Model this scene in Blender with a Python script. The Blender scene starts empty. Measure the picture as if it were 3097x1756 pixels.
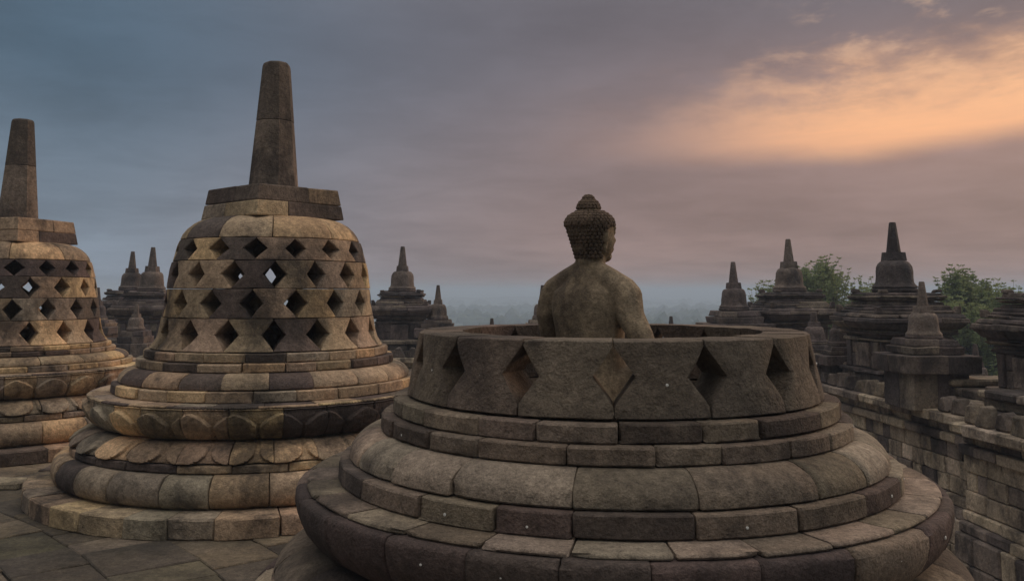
import bpy, math, random
import numpy as np
from mathutils import Vector, noise

# ------------------------------------------------------------------ camera, sky, sun, exposure
sc = bpy.context.scene
COL = sc.collection
R = math.radians
PITCH = R(5.2824)
cd = bpy.data.cameras.new('camera'); cam = bpy.data.objects.new('camera', cd); COL.objects.link(cam)
cd.sensor_width = 36.0; cd.lens = 36.0 * 2634.12 / 3097.0
cd.shift_y = -(878.0 - 635.25) / 3097.0
cd.clip_start = 0.05; cd.clip_end = 40000
cam.location = (0, 0, 0); cam.rotation_euler = (R(90) + PITCH, 0, 0)
sc.camera = cam

SUN_AZ, SUN_EL = R(55), R(15)
sun_dir = Vector((math.sin(SUN_AZ) * math.cos(SUN_EL), math.cos(SUN_AZ) * math.cos(SUN_EL), math.sin(SUN_EL)))
sd = bpy.data.lights.new('sun', 'SUN'); sd.energy = 1.05; sd.angle = R(15); sd.color = (1.0, 0.66, 0.43)
sun = bpy.data.objects.new('sun', sd); COL.objects.link(sun)
sun.rotation_euler = (-sun_dir).to_track_quat('-Z', 'Y').to_euler()

world = bpy.data.worlds.new('World'); sc.world = world; world.use_nodes = True
def build_world():
    nt = world.node_tree; N = nt.nodes; Lk = nt.links
    N.clear()
    def link(a, b): Lk.new(a, b)
    def m(op, a, b=None, c=None, clamp=False):
        n = N.new('ShaderNodeMath'); n.operation = op; n.use_clamp = clamp
        for i, v in enumerate((a, b, c)):
            if v is None: continue
            if isinstance(v, (int, float)): n.inputs[i].default_value = v
            else: link(v, n.inputs[i])
        return n.outputs[0]
    def smooth(v, lo, hi):
        n = N.new('ShaderNodeMapRange'); n.interpolation_type = 'SMOOTHSTEP'
        link(v, n.inputs[0]); n.inputs[1].default_value = lo; n.inputs[2].default_value = hi
        return n.outputs[0]
    def mix(f, a, b):
        n = N.new('ShaderNodeMix'); n.data_type = 'RGBA'
        if isinstance(f, (int, float)): n.inputs[0].default_value = f
        else: link(f, n.inputs[0])
        for i, v in ((6, a), (7, b)):
            if isinstance(v, tuple): n.inputs[i].default_value = (*v, 1)
            else: link(v, n.inputs[i])
        return n.outputs[2]
    tc = N.new('ShaderNodeTexCoord')
    sx = N.new('ShaderNodeSeparateXYZ'); link(tc.outputs['Generated'], sx.inputs[0])
    x, y, z = sx.outputs
    el = m('MULTIPLY', m('ARCSINE', z), 180 / math.pi)
    az = m('MULTIPLY', m('ARCTAN2', x, y), 180 / math.pi)
    c = m('COSINE', m('MULTIPLY', m('SUBTRACT', az, 36.0), math.pi / 180))
    # cloud noise laid on a flat layer overhead so that it foreshortens towards the horizon
    zz = m('ADD', m('MAXIMUM', z, 0.0), 0.10)
    cv = N.new('ShaderNodeCombineXYZ'); link(m('DIVIDE', x, zz), cv.inputs[0]); link(m('DIVIDE', y, zz), cv.inputs[1])
    def nz(scale, det, rough, vec, dist=0.0, off=0.0):
        n = N.new('ShaderNodeTexNoise'); n.noise_dimensions = '3D'
        n.inputs['Scale'].default_value = scale; n.inputs['Detail'].default_value = det
        n.inputs['Roughness'].default_value = rough; n.inputs['Distortion'].default_value = dist
        mp = N.new('ShaderNodeMapping'); mp.inputs['Location'].default_value = (off, off * .7, off * .3)
        link(vec, mp.inputs[0]); link(mp.outputs[0], n.inputs['Vector'])
        return n.outputs['Fac']
    n_big = nz(0.55, 5, 0.55, cv.outputs[0], 0.3, 3.1)
    ae = N.new('ShaderNodeCombineXYZ'); link(m('MULTIPLY', az, 0.10), ae.inputs[0]); link(m('MULTIPLY', el, 0.24), ae.inputs[1])
    n_edge = nz(1.0, 7, 0.58, ae.outputs[0], 0.35, 1.7)
    n_edge2 = nz(2.6, 6, 0.6, ae.outputs[0], 0.2, 5.2)
    # dusk gradient: blue-grey away from the sun, dusty rose towards it; a real sky model underneath
    w = smooth(c, 0.42, 0.94)
    hor = mix(w, (0.215, 0.262, 0.325), (0.290, 0.192, 0.172))
    top = mix(w, (0.085, 0.132, 0.185), (0.155, 0.138, 0.158))
    e1 = smooth(el, 0.0, 15.0)
    base = mix(e1, hor, top)
    # at dusk the sky opposite the sun is dull; overhead the cloud deck is brightest
    sh = m('ADD', 0.42, m('MULTIPLY', smooth(c, -0.6, 0.40), 0.58))
    vb = N.new('ShaderNodeVectorMath'); vb.operation = 'SCALE'; link(base, vb.inputs[0]); link(sh, vb.inputs['Scale']); base = vb.outputs[0]
    base = mix(smooth(el, 16, 75), base, (1.32, 1.26, 1.20))       # an overcast sky is brightest overhead
    # soft cloud mottling
    n_fine = nz(2.4, 7, 0.62, cv.outputs[0], 0.4, 6.6)
    mott = m('ADD', m('ADD', m('MULTIPLY', smooth(n_big, 0.3, 0.7), 0.26), m('MULTIPLY', smooth(n_fine, 0.3, 0.7), 0.13)), 0.80)
    vm = N.new('ShaderNodeVectorMath'); vm.operation = 'SCALE'; link(base, vm.inputs[0]); link(mott, vm.inputs['Scale'])
    base = vm.outputs[0]
    # the break in the cloud bank around the hidden sun: a soft-edged, streaky gap
    wob = m('MULTIPLY', m('SUBTRACT', n_edge, 0.5), 6.0)
    wob2 = m('MULTIPLY', m('SUBTRACT', n_edge2, 0.5), 5.5)
    st_v = N.new('ShaderNodeCombineXYZ'); link(m('MULTIPLY', az, 0.05), st_v.inputs[0]); link(m('MULTIPLY', m('SUBTRACT', el, m('MULTIPLY', az, 0.06)), 0.42), st_v.inputs[1])
    n_str = nz(1.6, 7, 0.62, st_v.outputs[0], 0.3, 8.4)
    up_line = m('ADD', m('ADD', m('MULTIPLY', m('SUBTRACT', az, 16.0), 0.11), 12.8), m('ADD', wob, wob2))
    lo_line = m('ADD', m('ADD', m('MULTIPLY', m('MAXIMUM', m('SUBTRACT', az, 22.0), 0.0), 0.09), 8.2), m('MULTIPLY', wob, 0.20))
    upm = smooth(m('SUBTRACT', up_line, el), -2.0, 3.4)
    lom = smooth(m('SUBTRACT', el, lo_line), -0.8, 1.2)
    azm = m('MULTIPLY', smooth(az, -2.0, 21.0), smooth(m('MULTIPLY', az, -1.0), -75.0, -42.0))
    strk = m('ADD', 0.86, m('MULTIPLY', smooth(n_str, 0.34, 0.60), 0.14))
    gap = m('MULTIPLY', m('MULTIPLY', m('MULTIPLY', upm, lom), azm), strk)
    gcol = mix(smooth(az, 4, 24), (0.44, 0.285, 0.245), (0.98, 0.50, 0.265))
    gcol = mix(m('MULTIPLY', smooth(el, 9.0, 13.5), 0.45), gcol, mix(smooth(az, 6, 24), (0.48, 0.31, 0.25), (1.02, 0.60, 0.33)))
    sky = mix(gap, base, gcol)
    # torn puffs lit from below along the upper edge
    puff = m('MULTIPLY', m('MULTIPLY', smooth(n_edge2, 0.52, 0.70), smooth(m('SUBTRACT', el, up_line), 5.5, 0.0)), m('MULTIPLY', m('MULTIPLY', azm, smooth(az, 12, 24)), m('SUBTRACT', 1.0, upm)))
    sky = mix(m('MULTIPLY', puff, 0.55), sky, (0.62, 0.42, 0.30))
    # wide halo of warm light on the clouds round the gap
    hx = m('DIVIDE', m('SUBTRACT', az, 30.0), 21.0); hy = m('DIVIDE', m('SUBTRACT', el, 11.2), 4.6)
    d2 = m('ADD', m('MULTIPLY', hx, hx), m('MULTIPLY', hy, hy))
    halo = m('MULTIPLY', m('EXPONENT', m('MULTIPLY', d2, -1.1)), m('SUBTRACT', 1.0, gap))
    ha = N.new('ShaderNodeVectorMath'); ha.operation = 'SCALE'; ha.inputs[0].default_value = (0.20, 0.088, 0.042); link(halo, ha.inputs['Scale'])
    ad = N.new('ShaderNodeVectorMath'); ad.operation = 'ADD'; link(sky, ad.inputs[0]); link(ha.outputs[0], ad.inputs[1])
    # sky model
    st = N.new('ShaderNodeTexSky'); st.sky_type = 'NISHITA'; st.sun_disc = False
    st.sun_elevation = SUN_EL; st.sun_rotation = SUN_AZ; st.air_density = 1.5; st.dust_density = 3.0
    bg1 = N.new('ShaderNodeBackground'); link(st.outputs[0], bg1.inputs[0]); bg1.inputs[1].default_value = 0.002
    bg2 = N.new('ShaderNodeBackground'); link(ad.outputs[0], bg2.inputs[0]); bg2.inputs[1].default_value = 1.0
    add = N.new('ShaderNodeAddShader'); link(bg1.outputs[0], add.inputs[0]); link(bg2.outputs[0], add.inputs[1])
    out = N.new('ShaderNodeOutputWorld'); link(add.outputs[0], out.inputs[0])
build_world()
vs = sc.view_settings
vs.view_transform = 'Standard'; vs.look = 'None'; vs.exposure = 0.0; vs.gamma = 1.0; vs.use_curve_mapping = False
sc.render.engine = 'CYCLES'
cy = sc.cycles
cy.use_denoising = True
cy.max_bounces = 8; cy.diffuse_bounces = 4; cy.volume_bounces = 6; cy.transparent_max_bounces = 8
world.cycles.sampling_method = 'MANUAL'; world.cycles.sample_map_resolution = 512

# ------------------------------------------------------------------ materials
def stone_mat(name, stain=0.5, lichen=0.15, lichen_col=(0.34, 0.33, 0.27), dark=0.3, dark_col=(0.03, 0.027, 0.027),
              bump=0.5, streak=False, tint=0.25):
    mt = bpy.data.materials.new(name); mt.use_nodes = True
    nt = mt.node_tree; N = nt.nodes; Lk = nt.links; N.clear()
    out = N.new('ShaderNodeOutputMaterial'); b = N.new('ShaderNodeBsdfPrincipled')
    Lk.new(b.outputs[0], out.inputs[0])
    b.inputs['Roughness'].default_value = 0.88
    b.inputs['Specular IOR Level'].default_value = 0.25
    oi = N.new('ShaderNodeObjectInfo'); ge = N.new('ShaderNodeNewGeometry')
    off = N.new('ShaderNodeVectorMath'); off.operation = 'MULTIPLY_ADD'
    cx = N.new('ShaderNodeCombineXYZ')
    for i in range(3): Lk.new(oi.outputs['Random'], cx.inputs[i])
    Lk.new(cx.outputs[0], off.inputs[0]); off.inputs[1].default_value = (37.0, 61.0, 23.0); Lk.new(ge.outputs['Position'], off.inputs[2])
    P = off.outputs[0]
    if streak:
        mp = N.new('ShaderNodeMapping'); mp.inputs['Scale'].default_value = (1.6, 1.6, 0.45); Lk.new(P, mp.inputs[0]); PS = mp.outputs[0]
    else: PS = P
    def nz(scale, det, rough, vec=P):
        n = N.new('ShaderNodeTexNoise'); n.inputs['Scale'].default_value = scale; n.inputs['Detail'].default_value = det
        n.inputs['Roughness'].default_value = rough; Lk.new(vec, n.inputs['Vector']); return n.outputs['Fac']
    def rng(v, a, bb, c, d):
        n = N.new('ShaderNodeMapRange'); Lk.new(v, n.inputs[0])
        for i, q in enumerate((a, bb, c, d)): n.inputs[i + 1].default_value = q
        return n.outputs[0]
    def mix(f, a, bb, mode='MIX'):
        n = N.new('ShaderNodeMix'); n.data_type = 'RGBA'; n.blend_type = mode
        if isinstance(f, (int, float)): n.inputs[0].default_value = f
        else: Lk.new(f, n.inputs[0])
        for i, v in ((6, a), (7, bb)):
            if isinstance(v, tuple): n.inputs[i].default_value = (*v, 1)
            else: Lk.new(v, n.inputs[i])
        return n.outputs[2]
    def gray(v):
        n = N.new('ShaderNodeCombineColor')
        for i in range(3): Lk.new(v, n.inputs[i])
        return n.outputs[0]
    G0 = ge.outputs['Position']
    mpw = N.new('ShaderNodeMapping'); mpw.inputs['Scale'].default_value = (1.0, 1.0, 0.62); Lk.new(G0, mpw.inputs[0]); GW = mpw.outputs[0]
    n1 = nz(1.9, 7, 0.66, GW); n2 = nz(22, 8, 0.8); n3 = nz(5.2, 8, 0.72, PS); n4 = nz(1.55, 9, 0.70, GW); n5 = nz(1.4, 3, 0.5); n6 = nz(6.5, 7, 0.7)
    col = mix(1.0, oi.outputs['Color'], gray(rng(n1, 0.3, 0.7, 1.0 - stain, 1.0 + stain * 0.55)), 'MULTIPLY')
    col = mix(1.0, col, gray(rng(n2, 0.28, 0.72, 0.45, 1.55)), 'MULTIPLY')
    col = mix(rng(n5, 0.35, 0.7, 0.0, tint), col, mix(1.0, col, (1.0, 0.98, 0.80), 'MULTIPLY'))
    col = mix(rng(n3, 0.57, 0.74, 0.0, lichen), col, lichen_col)
    col = mix(rng(n6, 0.56, 0.72, 0.0, dark * 0.7), col, dark_col)
    col = mix(rng(n4, 0.475, 0.62, 0.0, dark), col, dark_col)
    n7 = nz(95, 4, 0.75)
    col = mix(1.0, col, gray(rng(n7, 0.3, 0.7, 0.70, 1.30)), 'MULTIPLY')
    Lk.new(col, b.inputs['Base Color'])
    nb = nz(75, 5, 0.7); nb2 = nz(11, 5, 0.6)
    vo = N.new('ShaderNodeTexVoronoi'); vo.inputs['Scale'].default_value = 30; Lk.new(P, vo.inputs['Vector'])
    pit = rng(vo.outputs['Distance'], 0.0, 0.28, -0.5, 0.0)
    def mth(op, a, bb):
        n = N.new('ShaderNodeMath'); n.operation = op
        for i, v in enumerate((a, bb)):
            if isinstance(v, (int, float)): n.inputs[i].default_value = v
            else: Lk.new(v, n.inputs[i])
        return n.outputs[0]
    h = mth('ADD', mth('ADD', mth('MULTIPLY', nb, 0.6), mth('MULTIPLY', nb2, 1.5)), mth('MULTIPLY', pit, 0.35))
    bp = N.new('ShaderNodeBump'); bp.inputs['Strength'].default_value = bump; bp.inputs['Distance'].default_value = 0.028
    Lk.new(h, bp.inputs['Height']); Lk.new(bp.outputs[0], b.inputs['Normal'])
    return mt
M_STUPA = stone_mat('stupa_stone', stain=0.5, lichen=0.16, lichen_col=(0.40, 0.33, 0.24), dark=0.80, dark_col=(0.038, 0.031, 0.028), bump=0.8)
M_OPEN = stone_mat('open_stupa_stone', stain=0.40, lichen=0.14, lichen_col=(0.38, 0.32, 0.24), dark=0.62, dark_col=(0.040, 0.031, 0.028), bump=0.9)
M_WALL = stone_mat('balustrade_stone', stain=0.6, lichen=0.55, lichen_col=(0.42, 0.37, 0.29), dark=0.80, dark_col=(0.035, 0.028, 0.028), bump=0.9, streak=True)
M_FAR = stone_mat('tower_stone', stain=0.6, lichen=0.35, lichen_col=(0.30, 0.27, 0.21), dark=0.75, dark_col=(0.035, 0.028, 0.028), bump=1.0, streak=True)
M_PAVE = stone_mat('paving_stone', stain=0.5, lichen=0.2, lichen_col=(0.34, 0.29, 0.2), dark=0.5, bump=0.9, tint=0.5)
M_STATUE = stone_mat('statue_stone', stain=0.55, lichen=0.32, lichen_col=(0.30, 0.27, 0.20), dark=0.75, dark_col=(0.05, 0.036, 0.028), bump=0.45, tint=0.5)

def plain_mat(name, col, rough=0.8, noise_scale=None, col2=None):
    mt = bpy.data.materials.new(name); mt.use_nodes = True
    nt = mt.node_tree; b = nt.nodes['Principled BSDF']
    b.inputs['Base Color'].default_value = (*col, 1); b.inputs['Roughness'].default_value = rough
    b.inputs['Specular IOR Level'].default_value = 0.2
    if noise_scale:
        n = nt.nodes.new('ShaderNodeTexNoise'); n.inputs['Scale'].default_value = noise_scale; n.inputs['Detail'].default_value = 5
        g = nt.nodes.new('ShaderNodeNewGeometry'); nt.links.new(g.outputs['Position'], n.inputs['Vector'])
        r = nt.nodes.new('ShaderNodeMapRange'); r.inputs[1].default_value = 0.35; r.inputs[2].default_value = 0.65
        nt.links.new(n.outputs['Fac'], r.inputs[0])
        mx = nt.nodes.new('ShaderNodeMix'); mx.data_type = 'RGBA'
        nt.links.new(r.outputs[0], mx.inputs[0]); mx.inputs[6].default_value = (*col, 1); mx.inputs[7].default_value = (*col2, 1)
        nt.links.new(mx.outputs[2], b.inputs['Base Color'])
    return mt
M_STUD = plain_mat('lead_stud', (0.75, 0.72, 0.66), 0.5)
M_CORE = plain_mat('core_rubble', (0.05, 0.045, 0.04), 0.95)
M_BARK = plain_mat('bark', (0.07, 0.055, 0.04), 0.9, 3.0, (0.10, 0.085, 0.06))
M_LEAF = plain_mat('leaves', (0.17, 0.22, 0.085), 0.6, 0.9, (0.27, 0.31, 0.14))
def translucent(mt):
    nt = mt.node_tree; b = nt.nodes['Principled BSDF']; out = nt.nodes['Material Output']
    t = nt.nodes.new('ShaderNodeBsdfTranslucent'); src = b.inputs['Base Color'].links[0].from_socket; nt.links.new(src, t.inputs[0])
    mx = nt.nodes.new('ShaderNodeMixShader'); mx.inputs[0].default_value = 0.45
    nt.links.new(b.outputs[0], mx.inputs[1]); nt.links.new(t.outputs[0], mx.inputs[2]); nt.links.new(mx.outputs[0], out.inputs[0])
translucent(M_LEAF)
M_FOREST = plain_mat('far_forest', (0.035, 0.055, 0.03), 0.9, 0.02, (0.06, 0.08, 0.04))
M_GROUND = plain_mat('valley_ground', (0.06, 0.085, 0.035), 0.95, 0.004, (0.11, 0.12, 0.06))
M_HILL = plain_mat('hill_ground', (0.045, 0.06, 0.04), 0.95, 0.003, (0.07, 0.085, 0.055))

# ------------------------------------------------------------------ helpers
def link_obj(name, data, parent=None, color=None):
    o = bpy.data.objects.new(name, data); COL.objects.link(o)
    if parent is not None: o.parent = parent
    if color is not None: o.color = (*color, 1)
    return o
def mesh_obj(name, V, F, mat, parent=None, color=None, smooth=40):
    me = bpy.data.meshes.new(name); me.from_pydata([tuple(v) for v in V], [], F)
    if smooth:
        me.polygons.foreach_set('use_smooth', [True] * len(me.polygons)); me.set_sharp_from_angle(angle=R(smooth))
    me.materials.append(mat); me.update()
    return link_obj(name, me, parent, color)
def tag(o, label, cat, group=None, kind=None):
    o['label'] = label; o['category'] = cat
    if group: o['group'] = group
    if kind: o['kind'] = kind
    return o
def empty(name, loc=(0, 0, 0), rz=0, parent=None):
    o = link_obj(name, None, parent); o.location = loc; o.rotation_euler = (0, 0, rz); o.empty_display_size = 0.1
    return o
def structure(o): o['kind'] = 'structure'; return o
def njit(x, y, z, s, a, seed):
    v = Vector((x * s + seed * 3.1, y * s - seed * 1.7, z * s + seed))
    n = noise.noise_vector(v)
    return x + n[0] * a, y + n[1] * a, z + n[2] * a

def chamfer_profile(pts, c):
    out = [pts[0]]
    for i in range(1, len(pts) - 1):
        p = np.array(pts[i]); a = np.array(pts[i - 1]) - p; b = np.array(pts[i + 1]) - p
        la, lb = np.linalg.norm(a), np.linalg.norm(b)
        ang = math.acos(max(-1, min(1, float(a @ b) / (la * lb))))
        if ang < R(140):
            out.append(tuple(p + a / la * min(c, la * .45))); out.append(tuple(p + b / lb * min(c, lb * .45)))
        else: out.append(tuple(p))
    out.append(pts[-1]); return out

def ring_stone(name, a0, a1, prof, mat, parent, color, rng, gap=0.004, ncol=5, ch=0.009, jit=0.004, disp=None, shift=0.004):
    """one stone of a ring course: profile (r, z) from the inner top over the outer face to the inner bottom, swept from a0 to a1"""
    pr = chamfer_profile(prof, ch)
    rm = max(p[0] for p in pr)
    g = gap / rm; e = 0.009 / rm
    cols = [a0 + g, a0 + g + e] + [a0 + (a1 - a0) * k / (ncol - 1) for k in range(1, ncol - 1)] + [a1 - g - e, a1 - g]
    dr = rng.uniform(-shift, shift); dz = rng.uniform(-shift, shift) * 0.5
    zc = sum(p[1] for p in pr) / len(pr)
    seed = rng.uniform(0, 100)
    V = []
    chip = {}
    for side in (0, 1):
        if rng.random() < 0.30:
            dpt = rng.uniform(0.010, 0.028)
            for q, kk in ((0, 1.0), (1, 0.8)): chip[q if side == 0 else len(cols) - 1 - q] = dpt * kk
    ctop = rng.random() < 0.7
    for ci, a in enumerate(cols):
        endc = ci in (0, len(cols) - 1)
        for pi, (r, z) in enumerate(pr):
            if endc and 0 < pi < len(pr) - 1: r -= 0.009; z += (0.003 if z < zc else -0.003)
            if ci in chip and (1 <= pi <= 3 if ctop else len(pr) - 4 <= pi <= len(pr) - 2): r -= chip[ci]
            rr, zz = r + dr, z + dz
            if disp: rr += disp(a, pi / (len(pr) - 1), z)
            x, y = rr * math.cos(a), rr * math.sin(a)
            V.append(njit(x, y, zz, 9, jit, seed))
    n = len(pr); F = []
    for ci in range(len(cols) - 1):
        for pi in range(n):
            q = (pi + 1) % n
            F.append((ci * n + pi, ci * n + q, (ci + 1) * n + q, (ci + 1) * n + pi))
    F.append(tuple(range(n - 1, -1, -1))); F.append(tuple((len(cols) - 1) * n + i for i in range(n)))
    return mesh_obj(name, V, F, mat, parent, color)

def box_stone(name, fr, c0, c1, mat, parent, color, rng, ch=0.012, jit=0.006, share=None):
    """chamfered block; fr maps local (u, v, w) to the parent's space; c0 and c1 are opposite corners in that frame"""
    V = []; ix = {}
    s = rng.uniform(0, 100)
    cc = [min(ch, abs(c1[k] - c0[k]) * .3) for k in range(3)]
    for i in (0, 1):
        for j in (0, 1):
            for k in (0, 1):
                base = [(c0, c1)[b][q] for q, b in enumerate((i, j, k))]
                jj = [rng.uniform(-jit, jit) for _ in range(3)]
                for ax in range(3):
                    p = [base[q] + (cc[q] * (1 if (i, j, k)[q] == 0 else -1) if q != ax else 0) + jj[q] for q in range(3)]
                    ix[(i, j, k, ax)] = len(V); V.append(fr(*p))
    F = []
    for ax in range(3):
        o1, o2 = [q for q in range(3) if q != ax]
        for sgn in (0, 1):
            q = []
            for (a, b) in ((0, 0), (1, 0), (1, 1), (0, 1)):
                t = [0, 0, 0]; t[ax] = sgn; t[o1] = a; t[o2] = b; q.append(ix[(*t, ax)])
            F.append(tuple(q))
        for (a, b) in ((0, 0), (0, 1), (1, 0), (1, 1)):      # edges along ax
            t0 = [0, 0, 0]; t0[o1] = a; t0[o2] = b; t1 = list(t0); t1[ax] = 1
            F.append((ix[(*t0, o1)], ix[(*t1, o1)], ix[(*t1, o2)], ix[(*t0, o2)]))
    for i in (0, 1):
        for j in (0, 1):
            for k in (0, 1): F.append((ix[(i, j, k, 0)], ix[(i, j, k, 1)], ix[(i, j, k, 2)]))
    n = len(V); c = Vector((sum(p[0] for p in V) / n, sum(p[1] for p in V) / n, sum(p[2] for p in V) / n)); W = [Vector(p) for p in V]
    for q, f in enumerate(F):
        a, b, d = W[f[0]], W[f[1]], W[f[2]]
        if (b - a).cross(d - a).dot(a - c) < 0: F[q] = tuple(reversed(f))
    return mesh_obj(name, V, F, mat, parent, color, smooth=0)
def fix_normals(o):
    import bmesh
    bm = bmesh.new(); bm.from_mesh(o.data); bmesh.ops.recalc_face_normals(bm, faces=bm.faces); bm.to_mesh(o.data); bm.free()
    return o
def lathe(name, prof, mat, parent=None, color=None, n=48, smooth=35, rot=0.0, cap=True):
    V = []; F = []
    for i in range(n):
        a = rot + 2 * math.pi * i / n
        for r, z in prof: V.append((r * math.cos(a), r * math.sin(a), z))
    m = len(prof)
    for i in range(n):
        j = (i + 1) % n
        for k in range(m - 1): F.append((i * m + k, i * m + k + 1, j * m + k + 1, j * m + k))
    if cap:
        F.append(tuple(i * m for i in range(n))); F.append(tuple(i * m + m - 1 for i in range(n - 1, -1, -1)))
    return mesh_obj(name, V, F, mat, parent, color, smooth)
def joints(n, rng, var=0.22):
    w = [1 + rng.uniform(-var, var) for _ in range(n)]; s = sum(w); a = rng.uniform(0, 6.28); out = [a]
    for k in w: a += k / s * 2 * math.pi; out.append(a)
    return out
def lerp3(a, b, t): return tuple(a[i] + (b[i] - a[i]) * t for i in range(3))

GZ = -1.978          # terrace floor

# ------------------------------------------------------------------ perforated stupas
COURSES = [  # name, count, profile of (r, z) over the outer face, petals
    ('base_slab_course', 30, [(1.75, -1.815), (2.255, -1.815), (2.258, -1.99), (1.75, -1.99)], None),
    ('round_moulding_course', 28, [(1.70, -1.547), (1.90, -1.548), (1.955, -1.562), (2.0, -1.60), (2.022, -1.66), (2.022, -1.72), (2.0, -1.775), (1.96, -1.812), (1.70, -1.814)], None),
    ('fillet_course', 24, [(1.60, -1.474), (1.868, -1.474), (1.872, -1.546), (1.60, -1.546)], None),
    ('petal_course', 26, [(1.40, -1.312), (1.555, -1.312), (1.63, -1.318), (1.70, -1.335), (1.765, -1.363), (1.815, -1.398), (1.848, -1.435), (1.86, -1.462), (1.83, -1.473), (1.40, -1.473)], 'low'),
    ('lotus_course', 26, [(1.40, -1.024), (1.735, -1.024), (1.752, -1.034), (1.757, -1.05), (1.758, -1.09), (1.748, -1.14), (1.722, -1.195), (1.676, -1.25), (1.61, -1.295), (1.55, -1.311), (1.40, -1.311)], 'high'),
    ('ledge_course', 28, [(1.40, -0.999), (1.70, -0.999), (1.705, -1.026), (1.40, -1.026)], None),
    ('lower_step_course', 22, [(1.28, -0.900), (1.533, -0.900), (1.537, -1.001), (1.28, -1.001)], None),
    ('curved_course', 20, [(1.15, -0.757), (1.328, -0.757), (1.355, -0.761), (1.395, -0.775), (1.432, -0.80), (1.46, -0.832), (1.473, -0.857), (1.477, -0.900), (1.15, -0.900)], None),
    ('middle_step_course', 22, [(1.02, -0.672), (1.306, -0.672), (1.308, -0.758), (1.02, -0.758)], None),
    ('upper_step_course', 21, [(0.90, -0.584), (1.243, -0.584), (1.245, -0.673), (0.90, -0.673)], None),
]
N_HOLES = 16
def petal_disp(kind):
    n = 28
    def low(a, t, z):
        ph = (a * n / (2 * math.pi)) % 1.0 - 0.5
        zz = (-1.312 - z) / 0.161                       # 0 top .. 1 bottom
        if zz < 0 or zz > 1.02: return 0.0
        w = 0.46 * math.sqrt(max(0.0, 1 - max(0.0, (zz - 0.35) / 0.62) ** 2.2)) if zz > 0.35 else 0.46
        d = w - abs(ph)
        return 0.040 * max(0.0, min(1.0, d / 0.03)) - 0.022 + 0.014 * (1 - (ph / .46) ** 2)
    def high(a, t, z):
        ph = (a * n / (2 * math.pi)) % 1.0 - 0.5
        zz = (z + 1.30) / 0.24                          # 0 bottom .. 1 tip
        if zz < 0 or zz > 1.1: return 0.0
        w = 0.47 if zz < 0.55 else 0.47 * max(0.0, 1 - ((zz - 0.55) / 0.43)) ** 0.55
        d = w - abs(ph)
        return 0.042 * max(0.0, min(1.0, d / 0.03)) - 0.024 + 0.014 * max(0, 1 - (ph / .47) ** 2) * (1 if d > 0 else 0)
    return low if kind == 'low' else high

def bell_stone(parent, a_c0, a_c1, z0, z1, rad, half, tb, tm, tt, th, mat, color, rng, hj=0.0, taper=1.0):
    """an hourglass stone between two lozenge openings centred on a_c0 and a_c1"""
    ts = sorted(set([0.0, 0.025, tb, (tb + tm) / 2, tm, (tm + tt) / 2, tt, 0.975, 1.0] + [0.25, 0.75]))
    us = [0.0, 0.05, 0.28, 0.5, 0.72, 0.95, 1.0]
    gap = 0.003
    seed = rng.uniform(0, 100); dr = rng.uniform(-0.004, 0.004)
    h0 = half * (1 + rng.uniform(-hj, hj)); h1 = half * (1 + rng.uniform(-hj, hj))
    def notch(t, h):
        if t <= tb or t >= tt: return gap
        return max(gap, h * ((t - tb) / (tm - tb) if t < tm else (tt - t) / (tt - tm)))
    def grid(outer):
        G = []
        for t in ts:
            row = []
            z = z0 + (z1 - z0) * t
            z += (0.003 if t == 0 else -0.003 if t == 1 else 0)
            kk = 1.0 if outer else taper
            b0 = a_c0 + max(gap, kk * notch(t, h0)); b1 = a_c1 - max(gap, kk * notch(t, h1))
            for u in us:
                a = b0 + (b1 - b0) * u
                r = rad(z) + dr
                if outer:
                    if u in (0.0, 1.0): r -= 0.009
                    if t in (0.0, 1.0): r -= 0.007
                else: r -= th
                x, y = r * math.cos(a), r * math.sin(a)
                row.append(njit(x, y, z, 8, 0.005, seed))
            G.append(row)
        return G
    A = grid(True); B = grid(False)
    nt_, nu = len(ts), len(us)
    V = [p for row in A for p in row] + [p for row in B for p in row]
    off = nt_ * nu; F = []
    for i in range(nt_ - 1):
        for j in range(nu - 1):
            q = (i * nu + j, i * nu + j + 1, (i + 1) * nu + j + 1, (i + 1) * nu + j)
            F.append(q); F.append(tuple(off + k for k in reversed(q)))
    for i in range(nt_ - 1):
        for j, s in ((0, 1), (nu - 1, -1)):
            q = [i * nu + j, (i + 1) * nu + j, off + (i + 1) * nu + j, off + i * nu + j]
            F.append(tuple(q if s == 1 else reversed(q)))
    for j in range(nu - 1):
        for i, s in ((0, -1), (nt_ - 1, 1)):
            q = [i * nu + j, i * nu + j + 1, off + i * nu + j + 1, off + i * nu + j]
            F.append(tuple(q if s == 1 else reversed(q)))
    return mesh_obj('stone', V, F, mat, parent, color)

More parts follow.
